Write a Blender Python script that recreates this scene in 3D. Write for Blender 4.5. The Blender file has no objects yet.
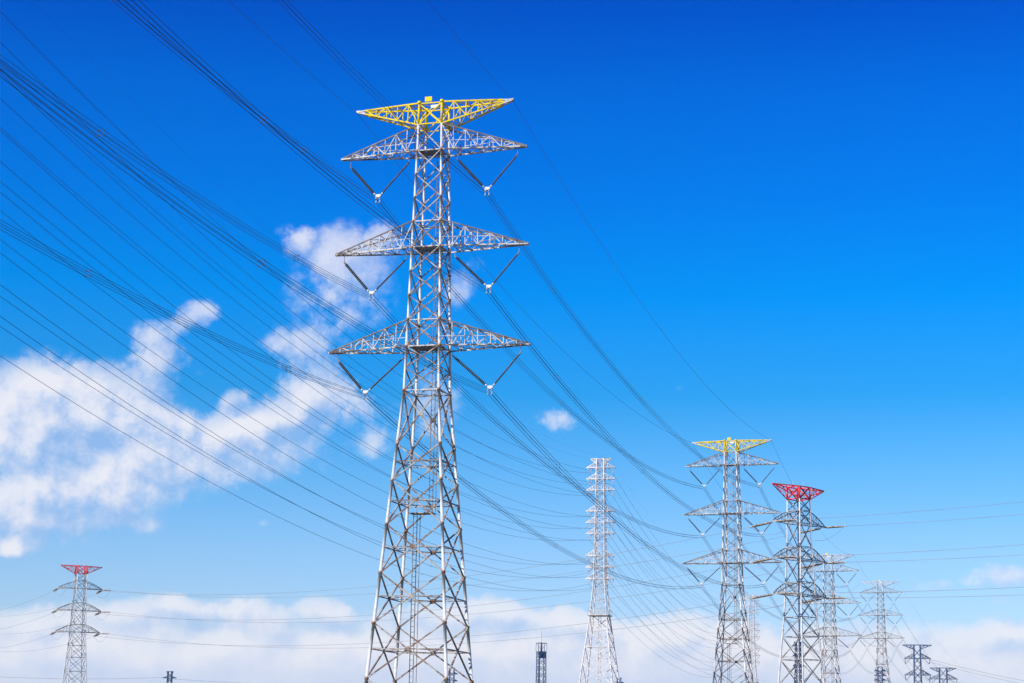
import bpy, math, random
from mathutils import Vector, Matrix

# ------------------------------------------------------------------ scene, camera, light
scene = bpy.context.scene
COL = scene.collection
R = math.radians
EYE = 1.7
F_PX, PITCH, ROLL = 1951.6, .209, .0163

cam_d = bpy.data.cameras.new('camera')
cam_d.sensor_width = 36.0
cam_d.lens = F_PX * 36.0 / 1024.0
cam_d.clip_start = .5
cam_d.clip_end = 30000
cam = bpy.data.objects.new('camera', cam_d)
COL.objects.link(cam)
cam.matrix_world = (Matrix.Translation((0, 0, EYE)) @ Matrix.Rotation(math.pi / 2 + PITCH, 4, 'X')
                    @ Matrix.Rotation(ROLL, 4, 'Z'))
scene.camera = cam

SUN_EL, SUN_AZ = R(36), R(180 + 48)          # azimuth clockwise from +Y (view direction)
sun_d = bpy.data.lights.new('sun', 'SUN')
sun_d.energy = 4.5
sun_d.angle = R(.53)
sun_d.color = (1.0, .95, .87)
sun = bpy.data.objects.new('sun', sun_d)
COL.objects.link(sun)
sdir = Vector((math.sin(SUN_AZ) * math.cos(SUN_EL), math.cos(SUN_AZ) * math.cos(SUN_EL), math.sin(SUN_EL)))
sun.rotation_euler = sdir.to_track_quat('Z', 'Y').to_euler()

vs = scene.view_settings
scene.display_settings.display_device = 'sRGB'
vs.view_transform = 'Standard'
vs.look = 'None'
vs.exposure = .585
vs.gamma = 1.0
vs.use_curve_mapping = False


def ray(px, py):
    c, s = math.cos(ROLL), math.sin(ROLL)
    a, b = px - 512, py - 341.5
    x = c * a + s * b
    y = -s * a + c * b
    du = -y / F_PX
    return Vector((x / F_PX, math.cos(PITCH) - du * math.sin(PITCH), math.sin(PITCH) + du * math.cos(PITCH)))


def at(px, py, Y):
    d = ray(px, py)
    return d * (Y / d.y) + Vector((0, 0, EYE))


def azel(px, py):
    d = ray(px, py).normalized()
    return math.degrees(math.atan2(d.x, d.y)), math.degrees(math.asin(d.z))


# ------------------------------------------------------------------ world: sky with clouds (all by direction)
class NT:
    def __init__(self, tree):
        self.t = tree

    def n(self, kind, **kw):
        nd = self.t.nodes.new(kind)
        for k, v in kw.items():
            setattr(nd, k, v)
        return nd

    def link(self, a, b):
        self.t.links.new(a, b)

    def math(self, op, a, b=None, c=None, clamp=False):
        nd = self.n('ShaderNodeMath', operation=op, use_clamp=clamp)
        for i, v in enumerate((a, b, c)):
            if v is None:
                continue
            if isinstance(v, (int, float)):
                nd.inputs[i].default_value = v
            else:
                self.link(v, nd.inputs[i])
        return nd.outputs[0]

    def vmath(self, op, a, b=None):
        nd = self.n('ShaderNodeVectorMath', operation=op)
        for i, v in enumerate((a, b)):
            if v is None:
                continue
            if isinstance(v, (tuple, list)):
                nd.inputs[i].default_value = v
            else:
                self.link(v, nd.inputs[i])
        return nd.outputs['Value'] if op in ('LENGTH', 'DOT_PRODUCT', 'DISTANCE') else nd.outputs[0]

    def ramp(self, fac, stops, interp='LINEAR'):
        nd = self.n('ShaderNodeValToRGB')
        nd.color_ramp.interpolation = interp
        el = nd.color_ramp.elements
        while len(el) < len(stops):
            el.new(.5)
        for e, (p, c) in zip(el, stops):
            e.position = p
            e.color = (*c, 1) if len(c) == 3 else c
        self.link(fac, nd.inputs[0])
        return nd.outputs[0]

    def mix(self, fac, a, b, blend='MIX'):
        nd = self.n('ShaderNodeMix', data_type='RGBA', blend_type=blend)
        for i, v in ((0, fac), (6, a), (7, b)):
            if isinstance(v, (int, float)):
                nd.inputs[i].default_value = v
            elif isinstance(v, (tuple, list)):
                nd.inputs[i].default_value = (*v, 1)
            else:
                self.link(v, nd.inputs[i])
        return nd.outputs[2]

    def noise(self, vec, scale, detail=6, rough=.55, dist=0.0):
        nd = self.n('ShaderNodeTexNoise')
        nd.inputs['Scale'].default_value = scale
        nd.inputs['Detail'].default_value = detail
        nd.inputs['Roughness'].default_value = rough
        nd.inputs['Distortion'].default_value = dist
        self.link(vec, nd.inputs['Vector'])
        return nd


# cloud masses: pixel centre, pixel radii, strength
CLOUDS = [
    (50, 395, 40, 34, 1.0), (100, 408, 46, 36, .95), (18, 420, 40, 46, .85), (140, 424, 34, 26, .8), (66, 440, 80, 34, .7),
    (176, 432, 30, 24, .75), (110, 482, 50, 24, .8), (160, 470, 60, 26, .6), (60, 494, 60, 30, .5), (10, 500, 50, 30, .6), (205, 462, 36, 22, .5),
    (12, 545, 20, 10, .95), (40, 520, 60, 16, .42), (122, 502, 15, 14, .8), (135, 520, 30, 10, .3),
    (236, 434, 26, 26, .62), (252, 432, 20, 20, .5), (212, 440, 26, 18, .5), (262, 462, 40, 18, .42),
    (300, 402, 26, 32, .85), (280, 428, 34, 26, .6), (330, 386, 22, 18, .5), (345, 400, 20, 20, .3), (356, 414, 22, 16, .34),
    (374, 444, 12, 16, .42), (430, 400, 40, 44, .3),
    (166, 360, 34, 30, .55), (148, 344, 22, 20, .42), (205, 311, 17, 14, .45), (190, 322, 20, 14, .26), (229, 398, 12, 12, .34),
    (302, 234, 18, 18, .46), (326, 250, 36, 22, .44), (372, 238, 40, 18, .40), (350, 275, 40, 22, .34), (345, 305, 40, 22, .32), (320, 340, 30, 26, .3),
    (284, 348, 22, 14, .4), (460, 290, 26, 22, .36), (474, 262, 18, 12, .3),
    (546, 420, 26, 11, .33), (566, 428, 20, 10, .29), (272, 518, 20, 9, .28), (680, 388, 14, 6, .22), 
    (166, 598, 22, 9, .7), (200, 606, 34, 12, .6), (245, 604, 20, 10, .55), (254, 618, 30, 14, .5), (316, 604, 30, 12, .6), (345, 612, 24, 12, .5),
    (120, 612, 36, 14, .5), (40, 622, 44, 14, .4),
    (500, 612, 44, 13, .6), (560, 614, 30, 10, .55), (590, 622, 34, 12, .5), (440, 610, 44, 14, .5), (660, 634, 60, 14, .4),
    (1005, 572, 40, 10, .5), (960, 584, 50, 8, .36), (1008, 634, 34, 7, .5), (1000, 600, 60, 10, .2),
    (330, 430, 90, 50, .18), (60, 530, 110, 24, .2), (370, 300, 60, 60, .15), (300, 300, 50, 60, .15),
    (690, 652, 130, 28, .5), (880, 656, 150, 30, .46), (330, 648, 150, 24, .4), (530, 648, 120, 24, .42), (90, 652, 120, 24, .4),
]


def cloud_group():
    g = bpy.data.node_groups.new('cloud_density', 'ShaderNodeTree')
    g.interface.new_socket('P', in_out='INPUT', socket_type='NodeSocketVector')
    g.interface.new_socket('D', in_out='OUTPUT', socket_type='NodeSocketFloat')
    g.interface.new_socket('S', in_out='OUTPUT', socket_type='NodeSocketFloat')
    g.interface.new_socket('T', in_out='OUTPUT', socket_type='NodeSocketFloat')
    k = NT(g)
    gi = k.n('NodeGroupInput')
    go = k.n('NodeGroupOutput')
    P = gi.outputs[0]
    w = k.noise(P, .55, 4, .55)
    warp = k.vmath('MULTIPLY', k.vmath('SUBTRACT', w.outputs['Color'], (.5, .5, .5)), (1.5, 1.0, 0))
    Q = k.vmath('ADD', P, warp)
    acc = None
    for (x, y, rx, ry, s) in CLOUDS:
        ax, ey = azel(x, y)
        k_deg = 57.2958 / F_PX
        d = k.vmath('SUBTRACT', Q, (ax, ey, 0))
        d = k.vmath('MULTIPLY', d, (1 / (rx * k_deg), 1 / (ry * k_deg), 0))
        ln = k.vmath('DOT_PRODUCT', d, d)
        e = k.math('MULTIPLY', k.math('EXPONENT', k.math('MULTIPLY', ln, -1.15)), s)
        acc = e if acc is None else k.math('ADD', acc, e)
    # the bank of cloud that fills the lowest few degrees
    sep = k.n('ShaderNodeSeparateXYZ')
    k.link(Q, sep.inputs[0])
    e0 = azel(512, 640)[1]
    bank = k.math('MULTIPLY_ADD', sep.outputs[1], -.5, .5 * e0 + .5, clamp=False)
    bank = k.math('MINIMUM', k.math('MAXIMUM', bank, 0.0), .95)
    raw = k.math('ADD', acc, bank)
    acc = k.math('SUBTRACT', 1.15, k.math('MULTIPLY', 1.15, k.math('EXPONENT', k.math('MULTIPLY', raw, -1.15))))
    # heaped, cauliflower-like puffs: inverted cell distance in octaves, on top of plain turbulence
    def puffs(detail):
        wv = k.noise(P, 1.6, 3, .5)
        pv = k.vmath('ADD', P, k.vmath('MULTIPLY', k.vmath('SUBTRACT', wv.outputs['Color'], (.5, .5, .5)), (.4, .4, 0)))
        vo = k.n('ShaderNodeTexVoronoi', feature='SMOOTH_F1', normalize=True, voronoi_dimensions='2D')
        vo.inputs['Scale'].default_value = .62
        vo.inputs['Detail'].default_value = detail
        vo.inputs['Roughness'].default_value = .6
        vo.inputs['Lacunarity'].default_value = 2.1
        vo.inputs['Smoothness'].default_value = .35
        k.link(pv, vo.inputs['Vector'])
        return k.math('MULTIPLY_ADD', vo.outputs['Distance'], -2.4, .86)
    nz = k.noise(P, .8, 9, .6, .1)
    fb = k.math('ADD', k.math('MULTIPLY_ADD', nz.outputs[0], 1.5, -.75), puffs(6.0))
    calm = k.math('MULTIPLY_ADD', k.math('MULTIPLY_ADD', sep.outputs[1], .45, -1.1, clamp=True), .8, .2)
    amp = k.math('MULTIPLY', k.math('DIVIDE', acc, .3, clamp=True), .54)
    D = k.math('ADD', k.math('SUBTRACT', acc, .285), k.math('MULTIPLY', fb, k.math('MULTIPLY', calm, amp)))
    nzs = k.noise(P, .62, 3, .45, .1)
    S = k.math('ADD', k.math('MULTIPLY', raw, .85), k.math('MULTIPLY', calm, k.math('ADD', k.math('MULTIPLY_ADD', nzs.outputs[0], 1.5, -.75), k.math('MULTIPLY', puffs(4.0), .8))))
    k.link(S, go.inputs[1])
    k.link(acc, go.inputs[2])
    k.link(D, go.inputs[0])
    return g


def build_world():
    wd = bpy.data.worlds.new('World')
    scene.world = wd
    wd.use_nodes = True
    wd.cycles.sampling_method = 'MANUAL'
    wd.cycles.sample_map_resolution = 256
    wd.node_tree.nodes.clear()
    k = NT(wd.node_tree)
    out = k.n('ShaderNodeOutputWorld')
    bg = k.n('ShaderNodeBackground')
    bg.inputs['Strength'].default_value = .1
    k.link(bg.outputs[0], out.inputs[0])
    sky = k.n('ShaderNodeTexSky', sky_type='NISHITA')
    sky.sun_disc = False
    sky.sun_elevation = SUN_EL
    sky.sun_rotation = SUN_AZ
    sky.altitude = 0
    sky.air_density = 1.0
    sky.dust_density = .6
    sky.ozone_density = 3.0
    tc = k.n('ShaderNodeTexCoord')
    sep = k.n('ShaderNodeSeparateXYZ')
    k.link(tc.outputs['Generated'], sep.inputs[0])
    az = k.math('MULTIPLY', k.math('ARCTAN2', sep.outputs[0], sep.outputs[1]), 57.29578)
    el = k.math('MULTIPLY', k.math('ARCSINE', sep.outputs[2]), 57.29578)
    P = k.n('ShaderNodeCombineXYZ')
    k.link(az, P.inputs[0])
    k.link(el, P.inputs[1])
    # the clear air: Nishita's blue deepened with height, as on a very dry winter day
    tint = k.ramp(k.math('DIVIDE', el, 30.0, clamp=True), SKY_TINT)
    clear = k.mix(1.0, k.mix(1.0, sky.outputs[0], tint, 'MULTIPLY'), (SKY_GAIN,) * 3, 'MULTIPLY')
    grp = cloud_group()

    def dens(vec):
        nd = k.n('ShaderNodeGroup')
        nd.node_tree = grp
        k.link(vec, nd.inputs[0])
        return nd.outputs
    G0 = dens(P.outputs[0])
    G1 = dens(k.vmath('ADD', P.outputs[0], (-.27, .42, 0)))
    D0 = G0[0]
    mr = k.n('ShaderNodeMapRange', interpolation_type='SMOOTHSTEP')
    k.link(D0, mr.inputs[0])
    mr.inputs[1].default_value = -.07
    mr.inputs[2].default_value = .34
    # thin scraps stay translucent
    alpha = k.math('MULTIPLY', mr.outputs[0], k.math('MULTIPLY_ADD', G0[2], .95, .22, clamp=True))
    alpha = k.math('MULTIPLY', alpha, .94)
    # light reaches a cloud through the cloud between it and the sun
    lit = k.math('MULTIPLY_ADD', k.math('SUBTRACT', G0[1], G1[1]), 1.0, .53, clamp=True)
    low = k.math('SUBTRACT', 1.0, k.math('DIVIDE', el, 6.0, clamp=True), clamp=True)
    lit = k.math('ADD', lit, k.math('MULTIPLY', low, .3), clamp=True)
    ccol = k.ramp(lit, [(0.0, CLOUD_DARK), (.45, CLOUD_MID), (1.0, CLOUD_LIT)])
    # shaded undersides are thin enough for some blue to come through
    alpha = k.math('MULTIPLY', alpha, k.math('MULTIPLY_ADD', lit, .5, .66, clamp=True))
    col = k.mix(alpha, clear, ccol)
    k.link(col, bg.inputs['Color'])


# colour multipliers on the Nishita sky, by elevation / 30 degrees
SKY_GAIN = 1.25
SKY_TINT = [(p, tuple(c / SKY_GAIN for c in col)) for p, col in (
    (0.0, (.92, .86, 1.05)), (.093, (.76, .81, 1.06)), (.19, (.56, .765, 1.03)), (.267, (.31, .70, 1.02)), (.347, (.075, .602, 1.01)),
    (.443, (.0, .584, 1.167)), (.54, (.0, .473, 1.18)), (.637, (.0, .394, 1.148)), (.72, (.0, .263, 1.03)), (1.0, (.0, .2, .8)))]
CLOUD_DARK, CLOUD_MID, CLOUD_LIT = (2.7, 3.7, 5.75), (4.1, 4.7, 6.1), (5.95, 5.95, 6.35)
build_world()


# ------------------------------------------------------------------ mesh helpers
class MB:
    def __init__(self):
        self.v, self.f, self.sm = [], [], []

    def tube(self, p, q, r, r2=None, n=4, cap=True, smooth=None):
        p, q = Vector(p), Vector(q)
        r2 = r if r2 is None else r2
        ax = q - p
        if ax.length < 1e-6:
            return
        ax.normalize()
        ref = Vector((0, 0, 1)) if abs(ax.z) < .95 else Vector((0, 1, 0))
        a = ax.cross(ref).normalized()
        b = ax.cross(a)
        i0 = len(self.v)
        off = math.pi / 4 if n == 4 else 0
        for c, rr in ((p, r), (q, r2)):
            for k in range(n):
                t = 2 * math.pi * k / n + off
                self.v.append(c + a * (math.cos(t) * rr) + b * (math.sin(t) * rr))
        sm = (n >= 6) if smooth is None else smooth
        for k in range(n):
            k2 = (k + 1) % n
            self.f.append((i0 + k, i0 + k2, i0 + n + k2, i0 + n + k))
            self.sm.append(sm)
        if cap:
            self.f.append(tuple(i0 + k for k in reversed(range(n))))
            self.f.append(tuple(i0 + n + k for k in range(n)))
            self.sm += [False, False]

    def path(self, pts, radii, n=6, smooth=True):
        """one continuous tube through pts"""
        i0 = len(self.v)
        m = len(pts)
        if not isinstance(radii, (list, tuple)):
            radii = [radii] * m
        pts = [Vector(p) for p in pts]
        for i, p in enumerate(pts):
            ax = (pts[min(i + 1, m - 1)] - pts[max(i - 1, 0)]).normalized()
            ref = Vector((0, 0, 1)) if abs(ax.z) < .95 else Vector((0, 1, 0))
            a = ax.cross(ref).normalized()
            b = ax.cross(a)
            for k in range(n):
                t = 2 * math.pi * k / n
                self.v.append(p + a * (math.cos(t) * radii[i]) + b * (math.sin(t) * radii[i]))
        for i in range(m - 1):
            for k in range(n):
                k2 = (k + 1) % n
                self.f.append((i0 + i * n + k, i0 + i * n + k2, i0 + (i + 1) * n + k2, i0 + (i + 1) * n + k))
                self.sm.append(smooth)
        self.f.append(tuple(i0 + k for k in reversed(range(n))))
        self.f.append(tuple(i0 + (m - 1) * n + k for k in range(n)))
        self.sm += [False, False]

    def box(self, c, h, ax=None):
        c = Vector(c)
        X, Y, Z = ax or (Vector((1, 0, 0)), Vector((0, 1, 0)), Vector((0, 0, 1)))
        i0 = len(self.v)
        for sx in (-1, 1):
            for sy in (-1, 1):
                for sz in (-1, 1):
                    self.v.append(c + X * (sx * h[0]) + Y * (sy * h[1]) + Z * (sz * h[2]))
        for f in ((0, 1, 3, 2), (4, 6, 7, 5), (0, 4, 5, 1), (2, 3, 7, 6), (0, 2, 6, 4), (1, 5, 7, 3)):
            self.f.append(tuple(i0 + i for i in f))
            self.sm.append(False)

    def mesh(self, name, mat):
        me = bpy.data.meshes.new(name)
        me.from_pydata([tuple(v) for v in self.v], [], self.f)
        me.polygons.foreach_set('use_smooth', self.sm)
        me.materials.append(mat)
        me.update()
        return me

    def build(self, name, mat, parent=None):
        o = bpy.data.objects.new(name, self.mesh(name, mat))
        COL.objects.link(o)
        o.parent = parent
        return o


def inst(name, me, parent):
    o = bpy.data.objects.new(name, me)
    COL.objects.link(o)
    o.parent = parent
    return o


def tag(o, label=None, cat=None, group=None, kind=None):
    for k_, v in (('label', label), ('category', cat), ('group', group), ('kind', kind)):
        if v:
            o[k_] = v
    return o


def empty(name, loc=(0, 0, 0), rz=0.0):
    o = bpy.data.objects.new(name, None)
    COL.objects.link(o)
    o.empty_display_size = 1
    o.location = loc
    o.rotation_euler = (0, 0, rz)
    return o


def kids(o):
    return [c for c in COL.objects if c.parent == o]


def copy_tree(o, parent=None):
    c = o.copy()
    COL.objects.link(c)
    c.parent = parent
    for ch in CH.get(o.name, None) or kids(o):
        copy_tree(ch, c)
    return c


CH = {}


# ------------------------------------------------------------------ materials
def steel(name, base, rust=(.20, .095, .045), lo=.52, hi=.66, rough=.55, metal=.0, scale=.55, amt=1.0, spec=.4):
    m = bpy.data.materials.new(name)
    m.use_nodes = True
    k = NT(m.node_tree)
    b = m.node_tree.nodes['Principled BSDF']
    tc = k.n('ShaderNodeTexCoord')
    n1 = k.noise(tc.outputs['Object'], scale, 8, .68)
    n2 = k.noise(tc.outputs['Object'], scale * 7, 4, .6)
    f = k.math('ADD', n1.outputs[0], k.math('MULTIPLY_ADD', n2.outputs[0], .24, -.12))
    mr = k.n('ShaderNodeMapRange', interpolation_type='SMOOTHSTEP')
    k.link(f, mr.inputs[0])
    mr.inputs[1].default_value = lo
    mr.inputs[2].default_value = hi
    fac = k.math('MULTIPLY', mr.outputs[0], amt)
    tone = k.mix(n2.outputs[0], tuple(c * .72 for c in base), tuple(min(1, c * 1.22) for c in base))
    k.link(k.mix(fac, tone, rust), b.inputs['Base Color'])
    b.inputs['Roughness'].default_value = rough
    b.inputs['Metallic'].default_value = metal
    b.inputs['Specular IOR Level'].default_value = spec
    return m


M = {}
M['leg'] = steel('galvanised_leg_steel', (.56, .56, .55), lo=.54, hi=.70, amt=.85, metal=.0)
M['brace'] = steel('weathered_brace_steel', (.34, .32, .29), rust=(.13, .06, .03), lo=.43, hi=.58, scale=.5)
M['collar'] = steel('rusty_collar_steel', (.34, .24, .16), rust=(.2, .08, .03), lo=.4, hi=.6)
M['arm'] = steel('galvanised_arm_steel', (.50, .485, .46), rust=(.11, .06, .035), lo=.48, hi=.60, scale=.8)
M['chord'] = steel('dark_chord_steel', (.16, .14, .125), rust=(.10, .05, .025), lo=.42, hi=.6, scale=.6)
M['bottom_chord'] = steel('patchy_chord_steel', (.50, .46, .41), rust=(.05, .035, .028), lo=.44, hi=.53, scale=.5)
M['yellow'] = steel('yellow_paint', (.70, .51, .0), rust=(.30, .20, .01), lo=.50, hi=.70, rough=.6, spec=.15)
M['red'] = steel('red_paint', (.72, .035, .03), rust=(.40, .02, .02), lo=.52, hi=.72, rough=.6, spec=.15)
M['white'] = steel('white_painted_steel', (.66, .63, .62), rust=(.34, .24, .2), lo=.48, hi=.62, amt=.8, scale=.9)
M['grey'] = steel('pale_grey_steel', (.50, .49, .48), rust=(.26, .17, .12), lo=.48, hi=.66)
M['redgrey'] = steel('tension_tower_steel', (.33, .33, .33), rust=(.10, .07, .05), lo=.46, hi=.62)
M['dark'] = steel('dark_haze_tinted_steel', (.03, .065, .15), rust=(.035, .05, .10), lo=.4, hi=.6)  # blue of the distance haze is mixed into this dark steel's colour
M['insul'] = steel('brown_glazed_porcelain', (.085, .068, .058), rust=(.035, .028, .025), lo=.4, hi=.6, rough=.3)
M['tan'] = steel('tan_insulator_glaze', (.40, .34, .27), rust=(.11, .08, .06), lo=.46, hi=.54, rough=.35, scale=.9)
M['fit'] = steel('bright_fitting_metal', (.52, .51, .5), rust=(.3, .25, .2), lo=.6, hi=.75, metal=.2, rough=.4)
M['wire'] = steel('weathered_conductor', (.022, .026, .032), rust=(.016, .018, .02), lo=.4, hi=.6, rough=.5, scale=.05)
M['pale_wire'] = steel('bright_aluminium_conductor', (.26, .25, .25), rust=(.16, .14, .13), lo=.4, hi=.6, scale=.05)
M['dark_fit'] = steel('dull_fitting_metal', (.20, .18, .16), rust=(.1, .06, .04), lo=.45, hi=.6)
M['spacer'] = steel('spacer_metal', (.07, .055, .045), rust=(.05, .035, .025), lo=.4, hi=.6)
M['box'] = steel('white_cabinet_paint', (.8, .79, .77), lo=.7, hi=.85)

mg = bpy.data.materials.new('winter_field')
mg.use_nodes = True
kk = NT(mg.node_tree)
tcg = kk.n('ShaderNodeTexCoord')
ng = kk.noise(tcg.outputs['Object'], .012, 10, .6)
ng2 = kk.noise(tcg.outputs['Object'], .35, 6, .6)
cg = kk.ramp(kk.math('MULTIPLY_ADD', ng2.outputs[0], .4, kk.math('MULTIPLY', ng.outputs[0], .6)),
             [(.3, (.05, .06, .03)), (.5, (.12, .11, .06)), (.7, (.2, .17, .11))])
kk.link(cg, mg.node_tree.nodes['Principled BSDF'].inputs['Base Color'])
mg.node_tree.nodes['Principled BSDF'].inputs['Roughness'].default_value = .95

# ------------------------------------------------------------------ ground: one sheet to the horizon
gm = bpy.data.meshes.new('ground')
ring = 48
gv = [(0, 0, 0)] + [(9000 * math.cos(2 * math.pi * i / ring), 1000 + 9000 * math.sin(2 * math.pi * i / ring), 0) for i in range(ring)]
gm.from_pydata(gv, [], [(0, i + 1, (i + 1) % ring + 1) for i in range(ring)])
gm.materials.append(mg)
go_ = bpy.data.objects.new('ground', gm)
COL.objects.link(go_)
tag(go_, kind='structure')


# ------------------------------------------------------------------ lattice pieces
def piecewise(pts):
    def f(z):
        for (z0, h0), (z1, h1) in zip(pts, pts[1:]):
            if z <= z1:
                return h0 + (h1 - h0) * (z - z0) / (z1 - z0)
        return pts[-1][1]
    return f


CORN = ((-1, -1), (1, -1), (1, 1), (-1, 1))


def corner(hb, z, i):
    sx, sy = CORN[i % 4]
    h = hb(z)
    return Vector((sx * h, sy * h, z))


def legs(root, hb, zs, rad, mat, collars=None, n=8, collar_mat=None):
    """four legs, each one mesh following the body's taper; flanged joints as a sub-part"""
    for i in range(4):
        st = [(z, rad(z), 0) for z in zs]
        for z in collars or ():
            st = [q for q in st if abs(q[0] - z) > .5]
            st += [(z - .2, rad(z), 0), (z - .199, rad(z) * 1.32, 1), (z + .199, rad(z) * 1.32, 1), (z + .2, rad(z), 0)]
        st.sort()
        m = MB()
        m.path([corner(hb, q[0], i) for q in st], [q[1] for q in st], n=n)
        lg = m.build('leg', mat, root)
        if collars:
            lg.data.materials.append(collar_mat or mat)
            for j in range(len(st) - 1):
                if st[j][2] or st[j + 1][2]:
                    for k in range(n):
                        lg.data.polygons[j * n + k].material_index = 1
                        lg.data.polygons[j * n + k].use_smooth = st[j][2] == st[j + 1][2]


def face_bracing(root, hb, panels, rad, mat, style='X', gusset=0.0, extra=None, k_from=None):
    """one mesh per body face"""
    for i in range(4):
        m = MB()
        for j, (z0, z1) in enumerate(panels):
            a0, b0, a1, b1 = corner(hb, z0, i), corner(hb, z0, i + 1), corner(hb, z1, i), corner(hb, z1, i + 1)
            r = rad(z0)
            if style == 'X':
                m.tube(a0, b1, r)
                m.tube(b0, a1, r)
                w0, w1 = (b0 - a0).length, (b1 - a1).length
                t = w0 / (w0 + w1)
                mid = a0.lerp(b1, t)
                if gusset and (z1 - z0) > 6:
                    tng = (b0 - a0).normalized()
                    nrm = tng.cross(Vector((0, 0, 1)))
                    m.box(mid, (gusset, .05, gusset * .8), (tng, nrm, Vector((0, 0, 1))))
                if extra and z1 <= extra:
                    # redundant members from leg to diagonal
                    for (c0, c1, p, q) in ((a0, a1, a0, b1), (b0, b1, b0, a1)):
                        m.tube(c0.lerp(c1, .5 * t), p.lerp(q, t * .5), r * .55)
                        m.tube(c0.lerp(c1, t + (1 - t) * .5), (b0 if p is a0 else a0).lerp(c1, t + (1 - t) * .5), r * .55)
            elif style == 'Z':
                if (j + i) % 2:
                    m.tube(a0, b1, r)
                else:
                    m.tube(b0, a1, r)
            elif style == 'K':
                mid = (a1 + b1) / 2
                m.tube(a0, mid, r)
                m.tube(b0, mid, r)
        m.build('bracing', mat, root)


def belt(root, hb, z, r, mat, plan=True, name='belt'):
    m = MB()
    c = [corner(hb, z, i) for i in range(4)]
    for i in range(4):
        m.tube(c[i], c[(i + 1) % 4], r)
    if plan:
        md = [(c[i] + c[(i + 1) % 4]) / 2 + Vector((0, 0, .02)) for i in range(4)]
        for i in range(4):
            m.tube(md[i], md[(i + 1) % 4], r * .7)
    return m.build(name, mat, root)


def crossarm(root, hb, s, z1, rise, length, npan, tip_w, r_ch, r_lace, arch=None, flip=False, rail=False, mats=None, t0=0.0, t1=1.0,
             name='crossarm', lace_x=True):
    """a tapering lattice arm: two faces with flat and sloping chords meeting at the tip. flip: flat chord on top."""
    m_lace, m_top, m_bot = MB(), MB(), MB()
    h0, h1 = hb(z1), hb(z1 + (rise if not flip else -rise))

    def flat(t, sy):
        x = h0 + (length - h0) * t
        return Vector((s * x, sy * (h0 + (tip_w - h0) * t), z1))

    def slope(t, sy):
        sg = -1 if flip else 1
        x = h1 + (length - h1) * t
        k = (1 - t) if arch is None else arch(t)
        return Vector((s * x, sy * (h1 + (tip_w - h1) * t), z1 + sg * (rise * k + .12)))
    ts = [t0 + (t1 - t0) * i / npan for i in range(npan + 1)]
    for sy in (-1, 1):
        for i in range(npan):
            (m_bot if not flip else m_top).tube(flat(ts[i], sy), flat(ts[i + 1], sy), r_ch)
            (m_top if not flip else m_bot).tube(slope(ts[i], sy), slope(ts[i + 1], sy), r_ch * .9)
            if i % 2:
                m_lace.tube(flat(ts[i], sy), slope(ts[i + 1], sy), r_lace)
            else:
                m_lace.tube(slope(ts[i], sy), flat(ts[i + 1], sy), r_lace)
            if i and ts[i] < .93:
                m_lace.tube(flat(ts[i], sy), slope(ts[i], sy), r_lace)
    for i in range(npan):
        m_lace.tube(flat(ts[i], -1), flat(ts[i], 1), r_lace)
        m_lace.tube(slope(ts[i], -1), slope(ts[i], 1), r_lace * .8)
        if lace_x:
            a, b = (-1, 1) if i % 2 else (1, -1)
            m_lace.tube(flat(ts[i], a), flat(ts[i + 1], b), r_lace)
            m_lace.tube(slope(ts[i], b), slope(ts[i + 1], a), r_lace * .8)
    if rail:
        for sy in (-1, 1):
            p = flat(0, sy) + Vector((0, 0, 1.5 if not flip else -1.5))
            q = flat(.62, sy) + Vector((0, 0, 1.5 if not flip else -1.2))
            m_lace.tube(p, q, r_lace * .7)
    if t1 >= 1.0:
        tip = flat(1, 0)
        m_lace.box(tip + Vector((-s * .2, 0, .03)), (.32, tip_w + .08, .15))
    a = m_lace.build(name, mats[0], root)
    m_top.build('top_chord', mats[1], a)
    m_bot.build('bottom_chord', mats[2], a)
    return a


def string_mesh(length, r_shed, r_core, n_shed, n=8):
    """porcelain string along +Z from 0 to length"""
    m = MB()
    pts, rad = [], []
    e = length / n_shed
    for i in range(n_shed):
        z = e * i
        for dz, r in ((.05, r_core), (.3, r_core), (.42, r_shed), (.62, r_shed * .82), (.9, r_core)):
            pts.append((0, 0, z + e * dz))
            rad.append(r)
    m.path(pts, rad, n=n)
    return m


def place_between(o, p, q):
    """local placement of a +Z object from p towards q"""
    d = Vector(q) - Vector(p)
    o.location = p
    o.rotation_euler = d.to_track_quat('Z', 'Y').to_euler()


def rot_frame(rot):
    return Vector((math.cos(rot), -math.sin(rot), 0)), Vector((math.sin(rot), math.cos(rot), 0))


# ------------------------------------------------------------------ the tall suspension towers (three arms a side, flat crown)
ZC = 109.04 + EYE
ZA = [100.55 + EYE, 83.51 + EYE, 66.37 + EYE]
AL = [16.58, 17.13, 17.65]
AC = 14.1
VOFF = [9.8, 10.4, 10.95]
VDROP = 7.75                                   # arm level to conductor centre
RISE = 4.5
hbA = piecewise([(-40, 11.0), (0, 7.72), (59 + EYE, 3.02), (100 + EYE, 2.16), (112, 2.0)])


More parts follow.
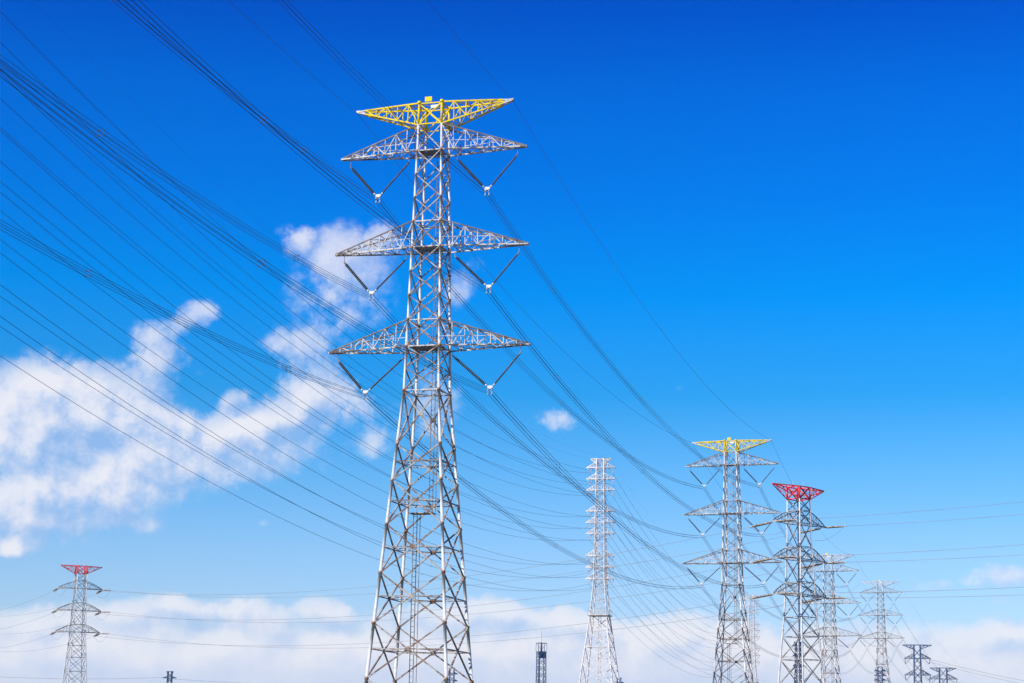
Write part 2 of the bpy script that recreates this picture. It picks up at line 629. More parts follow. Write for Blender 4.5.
def suspension_tower():
    root = empty('transmission_tower')
    nodes = [0.0, 11.7 + EYE, 20.5 + EYE, 28.6 + EYE, 36.5 + EYE, 43.8 + EYE, 49.8 + EYE, 58.9 + EYE]
    belts = []
    for a_, b_ in list(zip(nodes, nodes[1:]))[:-1]:      # one through each crossing of the big panels
        w0_, w1_ = hbA(a_), hbA(b_)
        belts.append(a_ + (b_ - a_) * w0_ / (w0_ + w1_))
    rad = lambda z: .30 - .125 * min(1, z / 105.0)
    zs = nodes + [62.6 + EYE, 66.37 + EYE, 71 + EYE, 83.5 + EYE, 88 + EYE, 100.5 + EYE, ZC - 3.8]
    col = nodes[1:] + [66.37 + EYE, 71 + EYE, 75.2 + EYE, 79.4 + EYE, 83.5 + EYE, 88 + EYE, 92.2 + EYE, 96.4 + EYE, 100.5 + EYE]
    legs(root, hbA, zs, rad, M['leg'], col, collar_mat=M['collar'])
    big = list(zip(nodes, nodes[1:]))
    z3, z2, z1 = ZA[2], ZA[1], ZA[0]
    small = [(nodes[-1], 62.7 + EYE), (62.7 + EYE, z3), (z3, z3 + RISE)]
    a, b = z3 + RISE, z2
    small += [(a + (b - a) * i / 3, a + (b - a) * (i + 1) / 3) for i in range(3)] + [(z2, z2 + RISE)]
    a, b = z2 + RISE, z1
    small += [(a + (b - a) * i / 3, a + (b - a) * (i + 1) / 3) for i in range(3)] + [(z1, z1 + RISE)]
    face_bracing(root, hbA, big + small, lambda z: .155 if z < 55 else .115, M['brace'], gusset=.5)
    for z in belts:
        belt(root, hbA, z, .12, M['brace'])
    for z in [nodes[-1], z3, z3 + RISE, z2, z2 + RISE, z1]:
        belt(root, hbA, z, .12, M['arm'])
    # working platforms inside the shaft at arm level
    for z in ZA:
        m = MB()
        h = hbA(z) * .86
        for j in range(7):
            x = -h + 2 * h * j / 6
            m.box((x, 0, z + .18), (h / 7.5, h, .05))
        m.build('platform', M['chord'], root)
    # ladders with their cable trays
    for (x, y, za, zb) in ((.75, 1.1, 39.0 + EYE, 100 + EYE), (-1.7, .6, .4, 38.6 + EYE)):
        m = MB()
        for dx in (-.32, .32):
            m.tube((x + dx, y, za), (x + dx, y, zb), .07)
        z = za
        while z < zb:
            m.tube((x - .32, y, z), (x + .32, y, z), .045)
            z += .9
        m.tube((x + .75, y + .3, za), (x + .75, y + .3, zb), .06)
        m.build('ladder', M['chord'], root)
    m = MB()
    m.box((-.6, .9, 38.8 + EYE), (2.0, 1.2, .06))
    for x in (-2.6, -1.2, .2, 1.4):
        m.tube((x, -.3, 38.8 + EYE), (x, -.3, 40 + EYE), .05)
    m.tube((-2.6, -.3, 40 + EYE), (1.4, -.3, 40 + EYE), .05)
    m.build('landing', M['brace'], root)
    # arms with their V strings
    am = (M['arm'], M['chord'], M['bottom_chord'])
    sm, hm = None, None
    for z, L, vo in zip(ZA, AL, VOFF):
        for s in (-1, 1):
            crossarm(root, hbA, s, z, RISE, L, 7, .28, .15, .085, rail=True, mats=am)
            yk = MB()
            yc = Vector((s * vo, 0, z - 6.85))
            yk.box(yc, (.45, .08, .2))
            yk.box(yc + Vector((0, 0, -.3)), (.3, .34, .1))
            for dx in (-.33, .33):
                for dz in (-.57, -1.23):
                    yk.tube(yc + Vector((dx, 0, -.3)), yc + Vector((dx, 0, dz)), .04)
                    yk.box(yc + Vector((dx, 0, dz)), (.07, .3, .09))
            y = yk.build('yoke_plate', M['fit'], root)
            for xo in (L - 1.55, 4.35):
                top = Vector((s * xo, 0, z - 1.35))
                d = (yc + Vector((s * (.5 if xo > vo else -.5), 0, .12))) - top
                ln = d.length
                dn = d.normalized()
                if sm is None:
                    mb = string_mesh(1.0, .19, .1, 24)
                st = string_mesh(ln - .9, .30 if (xo < vo) == (s > 0) else .2, .12, 22).build('insulator_string', M['insul'], y)
                place_between(st, top + dn * .45, yc)
                st.location = top + dn * .45
                st.rotation_euler = dn.to_track_quat('Z', 'Y').to_euler()
                h = MB()
                h.tube(Vector((s * xo, 0, z - .05)), top, .05)
                h.tube(top - dn * .05, top + dn * .5, .13, n=8)
                h.build('hanger', M['dark_fit'], y)
                h = MB()
                h.tube(top + dn * (ln - .5), top + dn * ln, .13, n=8)
                h.tube(top + dn * (ln - .3), top + dn * (ln - .5) + Vector((s * .5 if xo > vo else -s * .5, 0, .55)), .035)
                h.build('end_fitting', M['fit'], y)
    # the painted crown
    cr = MB()
    for i in range(4):
        a0, a1 = corner(hbA, ZC - 3.78, i), corner(hbA, ZC + .1, i)
        cr.tube(a0, a1, .21, n=8)
        cr.tube(a1 + Vector((0, 0, -.25)), a1 + Vector((0, 0, .22)), .34, n=8)
        b0, b1 = corner(hbA, ZC - 3.78, i + 1), corner(hbA, ZC - .1, i + 1)
        c0 = corner(hbA, ZC - 3.78, i)
        c1 = corner(hbA, ZC - .1, i)
        cr.tube(c0, b1, .13)
        cr.tube(b0, c1, .13)
        cr.tube(c0, b0, .13)
        cr.tube(c1, b1, .13)
    h = hbA(ZC)
    cr.tube((-h, -h, ZC - .12), (h, h, ZC - .12), .09)
    cr.tube((-h, h, ZC - .14), (h, -h, ZC - .14), .09)
    crn = cr.build('crown', M['yellow'], root)
    m = MB()
    m.box((-.4, -h - .02, ZC + .62), (.62, .06, .42))
    m.tube((-.75, -h + .04, ZC - .1), (-.75, -h + .04, ZC + .5), .05)
    m.tube((-.05, -h + .04, ZC - .1), (-.05, -h + .04, ZC + .5), .05)
    m.build('number_plate', M['yellow'], crn)
    m = MB()
    m.box((.7, -h + .3, ZC - .75), (.62, .35, .24))
    m.build('equipment_box', M['box'], crn)
    ym = (M['yellow'],) * 3
    gm_ = (M['grey'],) * 3
    for s in (-1, 1):
        ca = crossarm(root, hbA, s, ZC, 3.75, AC, 5, .22, .17, .10, flip=True, mats=ym, t0=0, t1=.86, name='crown_arm')
        crossarm(ca, hbA, s, ZC, 3.75, AC, 2, .22, .13, .08, flip=True, mats=gm_, t0=.86, t1=1.0, name='crown_arm_tip')
    return root


def flatten_sub(root):
    """children of a sub-part go up one level (never deeper than thing > part > sub-part)"""
    for o in list(COL.objects):
        if o.parent and o.parent.parent and o.parent.parent.parent and o.parent.parent.parent == root:
            o.parent = o.parent.parent


T1 = dict(p=Vector((-14.0025, 320, 0)), rot=.2875)
T2 = dict(p=Vector((77.56, 676.77, 0)), rot=.3329)
T3 = dict(p=Vector((170.9, 1043.7, -1.77)), rot=.4368)
T4 = dict(p=Vector((282.75, 1488.4, 24.7)), rot=.3422)
T0 = dict(p=Vector((-95.16, -6.7, 16.6)), rot=.2737)         # behind the camera: only its wires come into view
T5 = dict(p=Vector((455, 1960, -28)), rot=.40)

tw = suspension_tower()
flatten_sub(tw)
for o in list(COL.objects):
    if o.parent:
        CH.setdefault(o.parent.name, []).append(o)
tag(tw, 'tallest and nearest lattice tower with a bright yellow crown', 'power tower', 'yellow crowned suspension towers')
tw.location = T1['p']
tw.rotation_euler.z = -T1['rot']
tw2 = copy_tree(tw)
tag(tw2, 'smaller yellow-crowned lattice tower beside the large red-crowned tower', 'power tower', 'yellow crowned suspension towers')
tw2.location = T2['p']
tw2.rotation_euler.z = -T2['rot']
pale = {}


def repaint(o, old, new):
    """give a copy an unpainted crown"""
    if o.type == 'MESH' and o.data.materials[0] == old:
        key = (o.data.name, new.name)
        if key not in pale:
            d = o.data.copy()
            d.materials[0] = new
            pale[key] = d
        o.data = pale[key]
    for c in kids(o):
        repaint(c, old, new)


for T, lb in ((T3, 'pale lattice tower with grey crown partly hidden behind the large red-crowned tower'),
              (T4, 'faint slender lattice tower with grey crown standing far off, right of the red-crowned tower')):
    t = copy_tree(tw)
    tag(t, lb, 'power tower', 'grey crowned suspension towers')
    t.location = T['p']
    t.rotation_euler.z = -T['rot']
    for c in kids(t):
        if c.name.startswith('crown'):
            for cc in [c] + kids(c):
                if not cc.name.startswith('number_plate'):
                    repaint(cc, M['yellow'], M['grey']) if not kids(cc) or cc is not c else None
            if c.type == 'MESH' and c.data.materials[0] == M['yellow']:
                key = (c.data.name, 'grey')
                if key not in pale:
                    d = c.data.copy()
                    d.materials[0] = M['grey']
                    pale[key] = d
                c.data = pale[key]
    if T is T4:
        for i in range(4):
            m = MB()
            m.path([corner(hbA, z, i) for z in (-24.7, -12, 0)], [.36, .34, .32], n=8)
            m.build('leg_extension', M['leg'], t)


# ------------------------------------------------------------------ white towers with nine arms a side
zw = [z + EYE for z in (96.47, 93.57, 89.80, 86.08, 79.13, 75.40, 71.71, 64.46, 60.63, 56.88)]
hbW = piecewise([(0, 8.3), (23 + EYE, 5.45), (45 + EYE, 2.7), (56.9 + EYE, 1.75), (97 + EYE, 1.2)])
WLEN = 4.75


def nine_arm_tower():
    root = empty('transmission_tower')
    zs = [0, 12, 24.7, 35, 46.7, 52, 58.6, 66, 74, 82, 90, zw[0]]
    legs(root, hbW, zs, lambda z: .32 - .17 * min(1, z / 70.), M['white'])
    nodes = [0, 9, 17, 24.7, 31, 36.5, 41.5, 46.7]
    face_bracing(root, hbW, list(zip(nodes, nodes[1:])), lambda z: .12, M['white'], style='X')
    up = [46.7, 50, 53.3, 56.0] + sorted(zw[1:])
    up2 = []
    for a, b in zip(up, up[1:]):
        nn = max(1, round((b - a) / 2.4))
        up2 += [(a + (b - a) * i / nn, a + (b - a) * (i + 1) / nn) for i in range(nn)]
    up2.append((zw[1], zw[0]))
    face_bracing(root, hbW, up2, lambda z: .085, M['grey'], style='X')
    for z in [13, 24.7, 36.5] + zw:
        belt(root, hbW, z, .1, M['white'])
    m = MB()
    z, h = 46.7, hbW(46.7) + .65
    for i in range(4):
        a, b = Vector((*[c * h for c in CORN[i]], z)), Vector((*[c * h for c in CORN[(i + 1) % 4]], z))
        m.tube(a, b, .16)
        m.tube(a + Vector((0, 0, 1.5)), b + Vector((0, 0, 1.5)), .06)
        for t in (0, .25, .5, .75):
            m.tube(a.lerp(b, t), a.lerp(b, t) + Vector((0, 0, 1.5)), .06)
    m.box((0, 0, z), (h, h, .06))
    m.build('platform', M['grey'], root)
    m = MB()
    for dx in (-.35, .35):
        m.tube((dx, 0, .2), (dx, 0, zw[0] - .5), .13)
    m.build('ladder', M['grey'], root)
    wm = (M['white'],) * 3
    for s in (-1, 1):
        crossarm(root, hbW, s, zw[0], 1.5, 3.3, 3, .15, .13, .07, flip=True, mats=wm, name='crown_arm')
        for z in zw[1:]:
            a = crossarm(root, hbW, s, z, 1.7, WLEN, 3, .15, .14, .07, mats=wm)
            m = MB()
            for xo in (WLEN - .15, WLEN - 2.3):
                m.tube((s * xo, 0, z), (s * (WLEN - .9), 0, z - 1.5), .11, n=6)
            m.box((s * (WLEN - .9), 0, z - 1.6), (.25, .2, .12))
            m.build('insulator_string', M['grey'], a)
    return root


W1 = dict(p=Vector((30.06, 640, 0)), rot=.265)
W2 = dict(p=Vector((146.2, 1177, 0)), rot=.22)
W0 = dict(p=Vector((-84.88, 154.7, 7.68)), rot=.265)
wt = nine_arm_tower()
flatten_sub(wt)
for o in list(COL.objects):
    if o.parent:
        CH.setdefault(o.parent.name, [])
        if o not in CH[o.parent.name]:
            CH[o.parent.name].append(o)
tag(wt, 'slim white lattice tower with many short arms standing alone between the yellow-crowned towers', 'power tower', 'white multi-arm towers')
wt.location = W1['p']
wt.rotation_euler.z = -W1['rot']
wt2 = copy_tree(wt)
tag(wt2, 'faint white multi-arm tower just behind the right legs of the smaller yellow-crowned tower', 'power tower', 'white multi-arm towers')
wt2.location = W2['p']
wt2.rotation_euler.z = -W2['rot']


# ------------------------------------------------------------------ red-crowned tension towers
hbR = piecewise([(-15, 6.9), (0, 5.95), (20.8 + EYE, 4.57), (42 + EYE, 3.15), (62 + EYE, 2.42), (80, 2.25)])
RZ = [77.1 + EYE, 66.53 + EYE, 56.21 + EYE, 46.08 + EYE]
RL = 10.5
SL = 10.2


def string_ends(rot, d_left, d_right):
    """conductor attachment offsets (world, relative to base) for each level and side"""
    u, v = rot_frame(rot)
    res = {}
    for lv in (1, 2, 3):
        for s in (-1, 1):
            tip = u * (s * RL) + Vector((0, 0, RZ[lv] - .25))
            res[(lv, s, 'left')] = tip + d_left * SL + Vector((0, 0, -.9))
            res[(lv, s, 'right')] = tip + d_right * SL + Vector((0, 0, -.45))
            res[(lv, s)] = tip
    return res


def tension_tower(rot, d_left, d_right, ext=0.0, crown_len=11.0):
    root = empty('transmission_tower')
    inv = Matrix.Rotation(rot, 4, 'Z')
    zs = [-ext, 10, 22.5, 33, 43.7, 50, 57, 64, RZ[0] - 3.55]
    legs(root, hbR, zs, lambda z: .30 - .12 * min(1, max(0, z) / 75.), M['leg'], n=8)
    nodes = [-ext, 7, 14.5, 22.3, 29.5, 36, 41.5, RZ[3]]
    pan = list(zip(nodes, nodes[1:]))
    for a, b in ((RZ[3], RZ[2]), (RZ[2], RZ[1])):
        pan += [(a, a + 3.6), (a + 3.6, b)]
    pan += [(RZ[1], RZ[1] + 3.7), (RZ[1] + 3.7, RZ[0] - 3.55)]
    face_bracing(root, hbR, pan, lambda z: .13, M['redgrey'])
    for z in [14.5, 22.3, 29.5, 36, 41.5] + RZ[1:] + [RZ[1] + 3.7, RZ[2] + 3.6, RZ[3] + 3.6]:
        belt(root, hbR, z, .13, M['redgrey'])
    cr = MB()
    for i in range(4):
        z0, z1 = RZ[0] - 3.5, RZ[0]
        a0, a1, b0, b1 = corner(hbR, z0, i), corner(hbR, z1, i), corner(hbR, z0, i + 1), corner(hbR, z1, i + 1)
        cr.tube(a0, a1, .26, n=8)
        cr.tube(a0, b1, .18)
        cr.tube(b0, a1, .18)
        cr.tube(a0, b0, .18)
        cr.tube(a1, b1, .18)
    cr.build('crown', M['red'], root)
    for s in (-1, 1):
        crossarm(root, hbR, s, RZ[0], 3.45, crown_len, 4, .2, .17, .09, flip=True, mats=(M['red'],) * 3, name='crown_arm', lace_x=False)
        h = hbR(RZ[0])
        m = MB()
        m.tube((s * h, 0, RZ[0]), (s * h, 0, RZ[0] + 1.9), .07)
        m.build('lightning_rod', M['grey'], root)

    def arch(t):
        return 1 - t ** 1.35
    se = string_ends(rot, d_left, d_right)
    for lv in (1, 2, 3):
        z = RZ[lv]
        for s in (-1, 1):
            crossarm(root, hbR, s, z, 3.2, RL, 5, .7, .16, .06, arch=arch, mats=(M['redgrey'], M['chord'], M['redgrey']), lace_x=False)
            ends = []
            for side in ('left', 'right'):
                tip, end = inv @ se[(lv, s)], inv @ se[(lv, s, side)]
                d = (end - tip).normalized()
                ln = (end - tip).length
                n_ = Vector((-d.y, d.x, 0)).normalized()
                h = MB()
                h.tube(tip, tip + d * 1.3, .09)
                h.box(tip + d * 1.4, (.18, .55, .08), (d, n_, d.cross(n_)))
                h.box(tip + d * (ln - 1.0), (.25, .55, .1), (d, n_, d.cross(n_)))
                h.tube(tip + d * (ln - 1.0), end, .13, n=6)
                hf = h.build('string_fitting', M['fit'], root)
                for dn in (-.42, .42):
                    st = string_mesh(ln - 2.7, .28, .18, 16, n=6).build('insulator_string', M['tan'], hf)
                    st.location = tip + d * 1.5 + n_ * dn
                    st.rotation_euler = d.to_track_quat('Z', 'Y').to_euler()
                ends.append(end)
            m = MB()
            p, q = ends
            mid = (inv @ se[(lv, s)]) + Vector((0, 0, -3.7))
            pts = []
            for i in range(15):
                t = i / 14
                a = p.lerp(q, t)
                k = 1 - abs(2 * t - 1) ** 2.6
                b = a.lerp(Vector((mid.x + (a.x - mid.x) * .75, mid.y + (a.y - mid.y) * .75, mid.z)), k)
                pts.append(b)
            m.path(pts, .04, n=6)
            m.build('jumper', M['pale_wire'], root)
    return root, se


RR = Vector((83.43, 560, 0))
LR = Vector((-202.75, 930, 7.6))
dRL = (LR - RR)
dRL.z = 0
dRL.normalize()
d_out_R = Vector((math.sin(.514), -math.cos(.514), 0))
d_out_L = Vector((-math.sin(.435), math.cos(.435), 0))
rr, seR = tension_tower(-.715, dRL, d_out_R)
flatten_sub(rr)
rr.location = RR
rr.rotation_euler.z = .715
tag(rr, 'large red-crowned tower with curved arms and thick horizontal insulators at right', 'power tower', 'red crowned tension towers')
lr, seL = tension_tower(-.5, d_out_L, -dRL, ext=7.6, crown_len=9.9)
flatten_sub(lr)
lr.location = LR
lr.rotation_euler.z = .5
tag(lr, 'red-crowned lattice tower with curved arms standing alone at lower left', 'power tower', 'red crowned tension towers')


# ------------------------------------------------------------------ small far towers
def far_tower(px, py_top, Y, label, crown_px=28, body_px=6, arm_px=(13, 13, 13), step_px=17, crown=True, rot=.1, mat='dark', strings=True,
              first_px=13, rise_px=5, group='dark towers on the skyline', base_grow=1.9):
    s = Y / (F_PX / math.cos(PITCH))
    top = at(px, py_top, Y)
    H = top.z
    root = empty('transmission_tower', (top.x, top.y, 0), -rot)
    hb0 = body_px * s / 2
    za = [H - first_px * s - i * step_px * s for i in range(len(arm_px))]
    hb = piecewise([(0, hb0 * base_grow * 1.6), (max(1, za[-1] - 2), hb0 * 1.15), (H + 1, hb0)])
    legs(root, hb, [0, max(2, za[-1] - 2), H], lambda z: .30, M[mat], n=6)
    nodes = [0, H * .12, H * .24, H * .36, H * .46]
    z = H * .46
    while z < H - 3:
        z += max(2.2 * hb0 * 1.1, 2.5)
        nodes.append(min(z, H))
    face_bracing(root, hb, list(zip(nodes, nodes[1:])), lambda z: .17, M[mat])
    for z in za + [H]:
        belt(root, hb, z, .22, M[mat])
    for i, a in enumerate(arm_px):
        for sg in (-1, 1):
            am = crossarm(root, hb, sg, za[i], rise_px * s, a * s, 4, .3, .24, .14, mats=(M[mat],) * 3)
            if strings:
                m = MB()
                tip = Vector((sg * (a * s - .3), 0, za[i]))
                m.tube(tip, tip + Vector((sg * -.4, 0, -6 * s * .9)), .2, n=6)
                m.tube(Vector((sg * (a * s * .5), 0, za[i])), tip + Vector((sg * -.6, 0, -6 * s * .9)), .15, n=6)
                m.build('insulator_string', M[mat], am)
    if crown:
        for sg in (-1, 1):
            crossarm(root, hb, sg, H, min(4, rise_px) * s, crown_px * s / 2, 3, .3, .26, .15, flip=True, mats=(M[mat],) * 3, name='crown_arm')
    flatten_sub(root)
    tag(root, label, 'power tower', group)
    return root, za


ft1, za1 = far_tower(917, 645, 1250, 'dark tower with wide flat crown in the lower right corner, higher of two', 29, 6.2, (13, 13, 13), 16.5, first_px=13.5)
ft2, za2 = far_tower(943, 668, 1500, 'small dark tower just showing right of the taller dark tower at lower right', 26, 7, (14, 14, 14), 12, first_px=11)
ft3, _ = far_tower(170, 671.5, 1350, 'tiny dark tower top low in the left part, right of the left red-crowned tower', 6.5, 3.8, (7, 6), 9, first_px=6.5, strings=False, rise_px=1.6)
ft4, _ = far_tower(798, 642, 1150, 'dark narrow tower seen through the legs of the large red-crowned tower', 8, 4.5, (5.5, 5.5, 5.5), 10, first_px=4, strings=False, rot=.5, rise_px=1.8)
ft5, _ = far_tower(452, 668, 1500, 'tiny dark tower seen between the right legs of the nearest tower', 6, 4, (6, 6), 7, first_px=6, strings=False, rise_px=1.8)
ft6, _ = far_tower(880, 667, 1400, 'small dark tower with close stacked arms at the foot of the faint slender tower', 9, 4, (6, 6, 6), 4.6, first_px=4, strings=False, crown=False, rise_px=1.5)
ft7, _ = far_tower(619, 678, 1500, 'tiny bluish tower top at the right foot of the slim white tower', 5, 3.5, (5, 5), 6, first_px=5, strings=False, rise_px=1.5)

# lattice radio mast with a railed top
Ym = 900.0
sm_ = Ym / (F_PX / math.cos(PITCH))
mt = at(541.5, 642.5, Ym)
mast = empty('radio_mast', (mt.x, mt.y, 0), .3)
hbM = piecewise([(0, 2.6), (mt.z - 16, 1.75), (mt.z + 20, 1.55)])
zm = mt.z - 4.2
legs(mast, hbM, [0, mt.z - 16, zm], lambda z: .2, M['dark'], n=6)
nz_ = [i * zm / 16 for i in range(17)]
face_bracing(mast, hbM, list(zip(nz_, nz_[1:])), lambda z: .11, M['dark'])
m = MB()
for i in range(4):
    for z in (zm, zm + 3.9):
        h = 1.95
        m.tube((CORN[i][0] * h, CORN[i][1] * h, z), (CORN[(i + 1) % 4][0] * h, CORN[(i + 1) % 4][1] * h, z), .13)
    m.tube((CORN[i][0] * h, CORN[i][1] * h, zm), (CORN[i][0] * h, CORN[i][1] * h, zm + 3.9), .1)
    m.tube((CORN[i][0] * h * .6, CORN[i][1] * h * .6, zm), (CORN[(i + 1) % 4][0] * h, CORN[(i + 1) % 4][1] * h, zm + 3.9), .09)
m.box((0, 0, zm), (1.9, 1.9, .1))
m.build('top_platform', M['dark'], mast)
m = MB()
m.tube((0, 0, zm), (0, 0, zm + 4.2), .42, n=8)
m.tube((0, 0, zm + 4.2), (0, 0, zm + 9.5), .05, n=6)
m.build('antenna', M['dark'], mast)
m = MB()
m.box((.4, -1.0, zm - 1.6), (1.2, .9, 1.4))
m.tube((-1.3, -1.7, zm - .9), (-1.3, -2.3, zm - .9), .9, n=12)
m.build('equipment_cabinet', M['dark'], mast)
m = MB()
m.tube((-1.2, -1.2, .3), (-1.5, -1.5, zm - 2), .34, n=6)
m.build('cable_duct', M['dark'], mast)
tag(mast, 'dark square lattice mast with railed top and thin antenna, left of slim white tower', 'radio mast')


# ------------------------------------------------------------------ wires
def sag_pts(p, q, sag, n):
    out = []
    for i in range(n + 1):
        t = i / n
        c = p.lerp(q, t)
        c.z -= 4 * sag * t * (1 - t)
        out.append(c)
    return out


def wire_mesh(p, q, sag, r, n=40, sides=5, offs=Vector((0, 0, 0)), origin=Vector((0, 0, 0))):
    m = MB()
    m.path([c + offs - origin for c in sag_pts(p, q, sag, n)], r, n=sides)
    return m


SPB = .33
spm = MB()
for sx in (-1, 1):
    spm.tube((sx * SPB, 0, -SPB), (sx * SPB, 0, SPB), .014)
    spm.tube((-SPB, 0, sx * SPB), (SPB, 0, sx * SPB), .014)
    for sz in (-1, 1):
        spm.box((sx * SPB, 0, sz * SPB), (.07, .12, .07))
SPACER = spm.mesh('spacer', M['spacer'])


def arm_point(T, s, lv):
    u, _ = rot_frame(T['rot'])
    return T['p'] + u * (s * VOFF[lv]) + Vector((0, 0, ZA[lv] - VDROP))


def crown_point(T, s):
    u, _ = rot_frame(T['rot'])
    return T['p'] + u * (s * AC) + Vector((0, 0, ZC - .2))


ARM = ('top', 'middle', 'bottom')
SIDE = {-1: 'left', 1: 'right'}
SPANS = [(T1, T0, 11.0, 'four-wire bundle rising from the nearest tower\'s {a} {s} arm to the upper left', 5, 70, .031),
         (T1, T2, 10.4, 'four-wire bundle from the nearest tower\'s {a} {s} arm down to the second yellow-crowned tower', 4, 60, .037),
         (T2, T3, 11.5, 'faint four-wire bundle leaving the second yellow-crowned tower\'s {a} {s} arm for the tower behind', 0, 40, .037),
         (T3, T4, 15.0, 'distant four-wire bundle between the two grey-crowned towers on their {a} {s} arms', 0, 30, .028),
         (T4, T5, 14.0, 'distant four-wire bundle falling right from the faint far tower\'s {a} {s} arm', 0, 30, .028)]
GL = ['thin overhead ground wire rising from the nearest tower\'s {s} crown tip to the top edge',
      'thin ground wire from the nearest tower\'s {s} crown tip to the second yellow-crowned tower',
      'thin ground wire leaving the second yellow-crowned tower\'s {s} crown tip for the tower behind',
      'thin ground wire between the {s} crown tips of the two grey-crowned towers',
      'thin ground wire falling right from the faint far tower\'s {s} crown tip']
for si, (Ta, Tb, sag, lab, nsp, seg, rw) in enumerate(SPANS):
    for lv in range(3):
        for s in (-1, 1):
            p, q = arm_point(Ta, s, lv), arm_point(Tb, s, lv)
            d = q - p
            d.z = 0
            d.normalize()
            nrm = Vector((d.y, -d.x, 0))
            root = empty('conductor_bundle', p)
            tag(root, lab.format(a=ARM[lv], s=SIDE[s]), 'power line', 'four-wire conductor bundles')
            for dx in (-SPB, SPB):
                for dz in (-SPB, SPB):
                    wire_mesh(p, q, sag, rw, seg, 5, nrm * dx + Vector((0, 0, dz)), p).build('wire', M['wire'], root)
            for j in range(nsp):
                t = (j + .55) / nsp
                c = p.lerp(q, t)
                c.z -= 4 * sag * t * (1 - t)
                o = inst('spacer', SPACER, root)
                o.location = c - p
                o.rotation_euler = (0, 0, math.atan2(nrm.y, nrm.x))
    for s in (-1, 1):
        p, q = crown_point(Ta, s), crown_point(Tb, s)
        o = wire_mesh(p, q, sag * .86, .036 if si else .030, seg, 5, origin=p).build('ground_wire', M['wire'])
        o.location = p
        tag(o, GL[si].format(s=SIDE[s]), 'power line', 'overhead ground wires')

ORD = ('first', 'second', 'third', 'fourth', 'fifth', 'sixth', 'seventh', 'eighth', 'ninth')
SPD = MB()
SPD.box((0, 0, 0), (.08, .2, .08))
DAMPER = SPD.mesh('damper', M['spacer'])
for (Ta, Tb, sag, lab, gl, n) in (
        (W1, W0, 18.8, 'thin wire rising leftward from the slim white tower\'s {o} {s} arm from the top', 'faint ground wire from the slim white tower\'s {s} top arm up to the left', 90),
        (W1, W2, 17.0, 'thin wire from the slim white tower\'s {o} {s} arm to the faint white tower',
         'faint ground wire from the slim white tower\'s {s} top arm to the faint one behind', 60)):
    ua, _ = rot_frame(Ta['rot'])
    ub, _ = rot_frame(Tb['rot'])
    for s in (-1, 1):
        for i, z in enumerate(zw[1:]):
            p = Ta['p'] + ua * (s * (WLEN - .9)) + Vector((0, 0, z - 1.65))
            q = Tb['p'] + ub * (s * (WLEN - .9)) + Vector((0, 0, z - 1.65))
            o = wire_mesh(p, q, sag, .033 if Tb is W0 else .04, n, 5, origin=p).build('power_line', M['wire'])
            o.location = p
            tag(o, lab.format(o=ORD[i], s=SIDE[s]), 'power line', 'thin wires of the white towers')
            if Tb is W0:
                for t in ((.40,) if s < 0 else (.44,)):
                    c = p.lerp(q, t)
                    c.z -= 4 * sag * t * (1 - t)
                    dd = inst('damper', DAMPER, o)
                    dd.location = c - p + Vector((0, 0, -.08))
                    dd.rotation_euler.z = math.atan2(q.y - p.y, q.x - p.x) - math.pi / 2
        p = Ta['p'] + ua * (s * 3.2) + Vector((0, 0, zw[0]))
        q = Tb['p'] + ub * (s * 3.2) + Vector((0, 0, zw[0]))
        o = wire_mesh(p, q, sag * .85, .012, n, 4, origin=p).build('ground_wire', M['wire'])
        o.location = p
        tag(o, gl.format(s=SIDE[s]), 'power line', 'overhead ground wires')

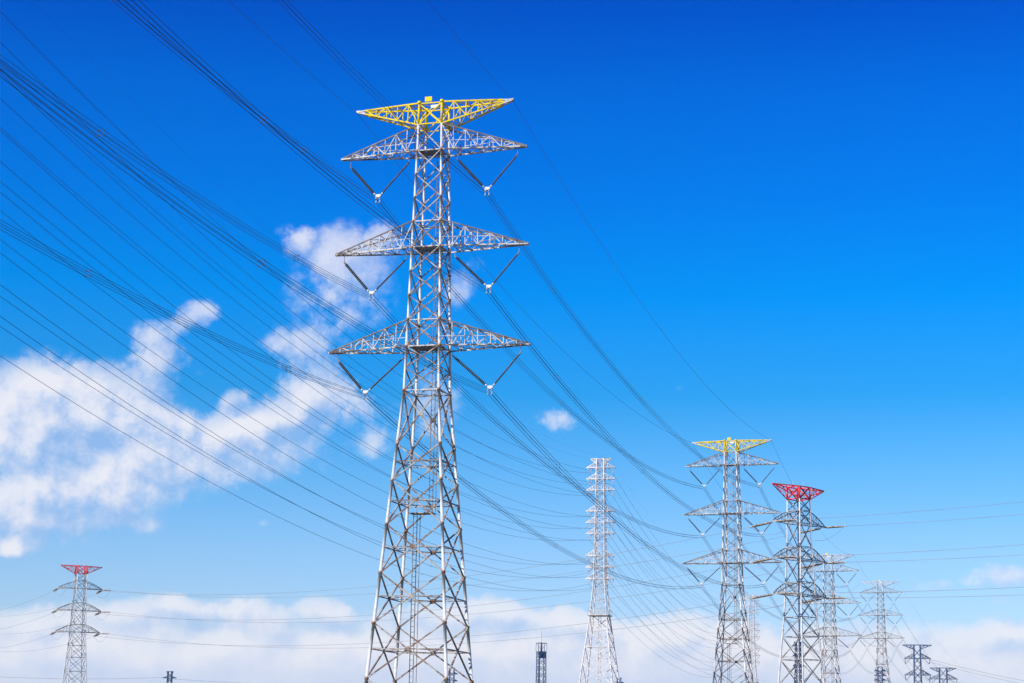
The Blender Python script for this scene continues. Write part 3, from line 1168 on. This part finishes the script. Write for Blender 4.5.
uR, _ = rot_frame(-.715)
uL, _ = rot_frame(-.5)
NF = {-1: 'near', 1: 'far'}
for lv in (1, 2, 3):
    for s in (-1, 1):
        p, q = RR + seR[(lv, s, 'left')], LR + seL[(lv, s, 'right')]
        o = wire_mesh(p, q, 9.6, .05, 60, 5, origin=p).build('power_line', M['pale_wire'])
        o.location = p
        tag(o, f'long line between the two red-crowned towers on their {ARM[lv - 1]} {NF[s]} arms', 'power line', 'lines of the red-crowned towers')
        p = RR + seR[(lv, s, 'right')]
        q = RR + uR * (s * RL) + Vector((0, 0, RZ[lv] - .25)) + d_out_R * 339 + Vector((0, 0, -1.6))
        o = wire_mesh(p, q, 4.8, .045, 50, 5, origin=p).build('power_line', M['pale_wire'])
        o.location = p
        tag(o, f'line running to the right edge from the large red-crowned tower\'s {ARM[lv - 1]} {NF[s]} arm', 'power line', 'lines of the red-crowned towers')
        if lv < 3 and s == -1:
            # loose twin-wire spacer near the right edge
            t = .30
            c = p.lerp(q, t)
            c.z -= 4 * 4.8 * t * (1 - t)
            m = MB()
            m.box((0, 0, -.12), (.55, .16, .13))
            m.box((.45, 0, -.42), (.16, .14, .22))
            dd = m.build('spacer', M['wire'], o)
            dd.location = c - p
            dd.rotation_euler.z = math.atan2(d_out_R.y, d_out_R.x)
        p = LR + seL[(lv, s, 'left')]
        q = LR + uL * (s * RL) + Vector((0, 0, RZ[lv] - .25)) + d_out_L * 380 + Vector((0, 0, 11.5))
        o = wire_mesh(p, q, 6.0, .05, 40, 5, origin=p).build('power_line', M['pale_wire'])
        o.location = p
        tag(o, f'line falling to the left edge from the left red-crowned tower\'s {ARM[lv - 1]} {NF[s]} arm', 'power line', 'lines of the red-crowned towers')

# far lines on the skyline
for (a, b, sag, r, lab) in (
        ((172, 677, 1350), (-120, 668, 1250), 3.5, .06, 'far dark line sagging from the left edge to the tiny tower top at lower left'),
        ((172, 679, 1350), (440, 684, 1500), 2.5, .06, 'far dark line running right from the tiny tower top at lower left'),
        ((929, 659, 1250), (1160, 700, 1100), 3.0, .06, 'dark line falling right from the upper arm of the dark corner tower'),
        ((930, 662, 1250), (1160, 704, 1100), 3.0, .06, 'dark line just under the uppermost line of the dark corner tower'),
        ((930, 675, 1250), (1160, 716, 1100), 3.0, .06, 'dark line falling right from the lower arm of the dark corner tower')):
    p, q = at(*a), at(*b)
    o = wire_mesh(p, q, sag, r, 30, 5, origin=p).build('power_line', M['wire'])
    o.location = p
    tag(o, lab, 'power line', 'far lines on the skyline')


# ------------------------------------------------------------------ the air over the plain
HAZE_DENSITY = 0.4e-4
hm_ = bpy.data.materials.new('haze')
hm_.use_nodes = True
hm_.node_tree.nodes.clear()
hk = NT(hm_.node_tree)
ho = hk.n('ShaderNodeOutputMaterial')
hv = hk.n('ShaderNodeVolumePrincipled')
hv.inputs['Color'].default_value = (.34, .68, 1.0, 1)
hv.inputs['Density'].default_value = HAZE_DENSITY
hv.inputs['Anisotropy'].default_value = .2
hk.link(hv.outputs[0], ho.inputs['Volume'])
hb_ = MB()
hb_.box((0, 1000, 74), (2600, 2200, 75.5))
hz = hb_.build('haze', hm_)
tag(hz, 'thin pale haze over the whole plain', 'haze', kind='stuff')
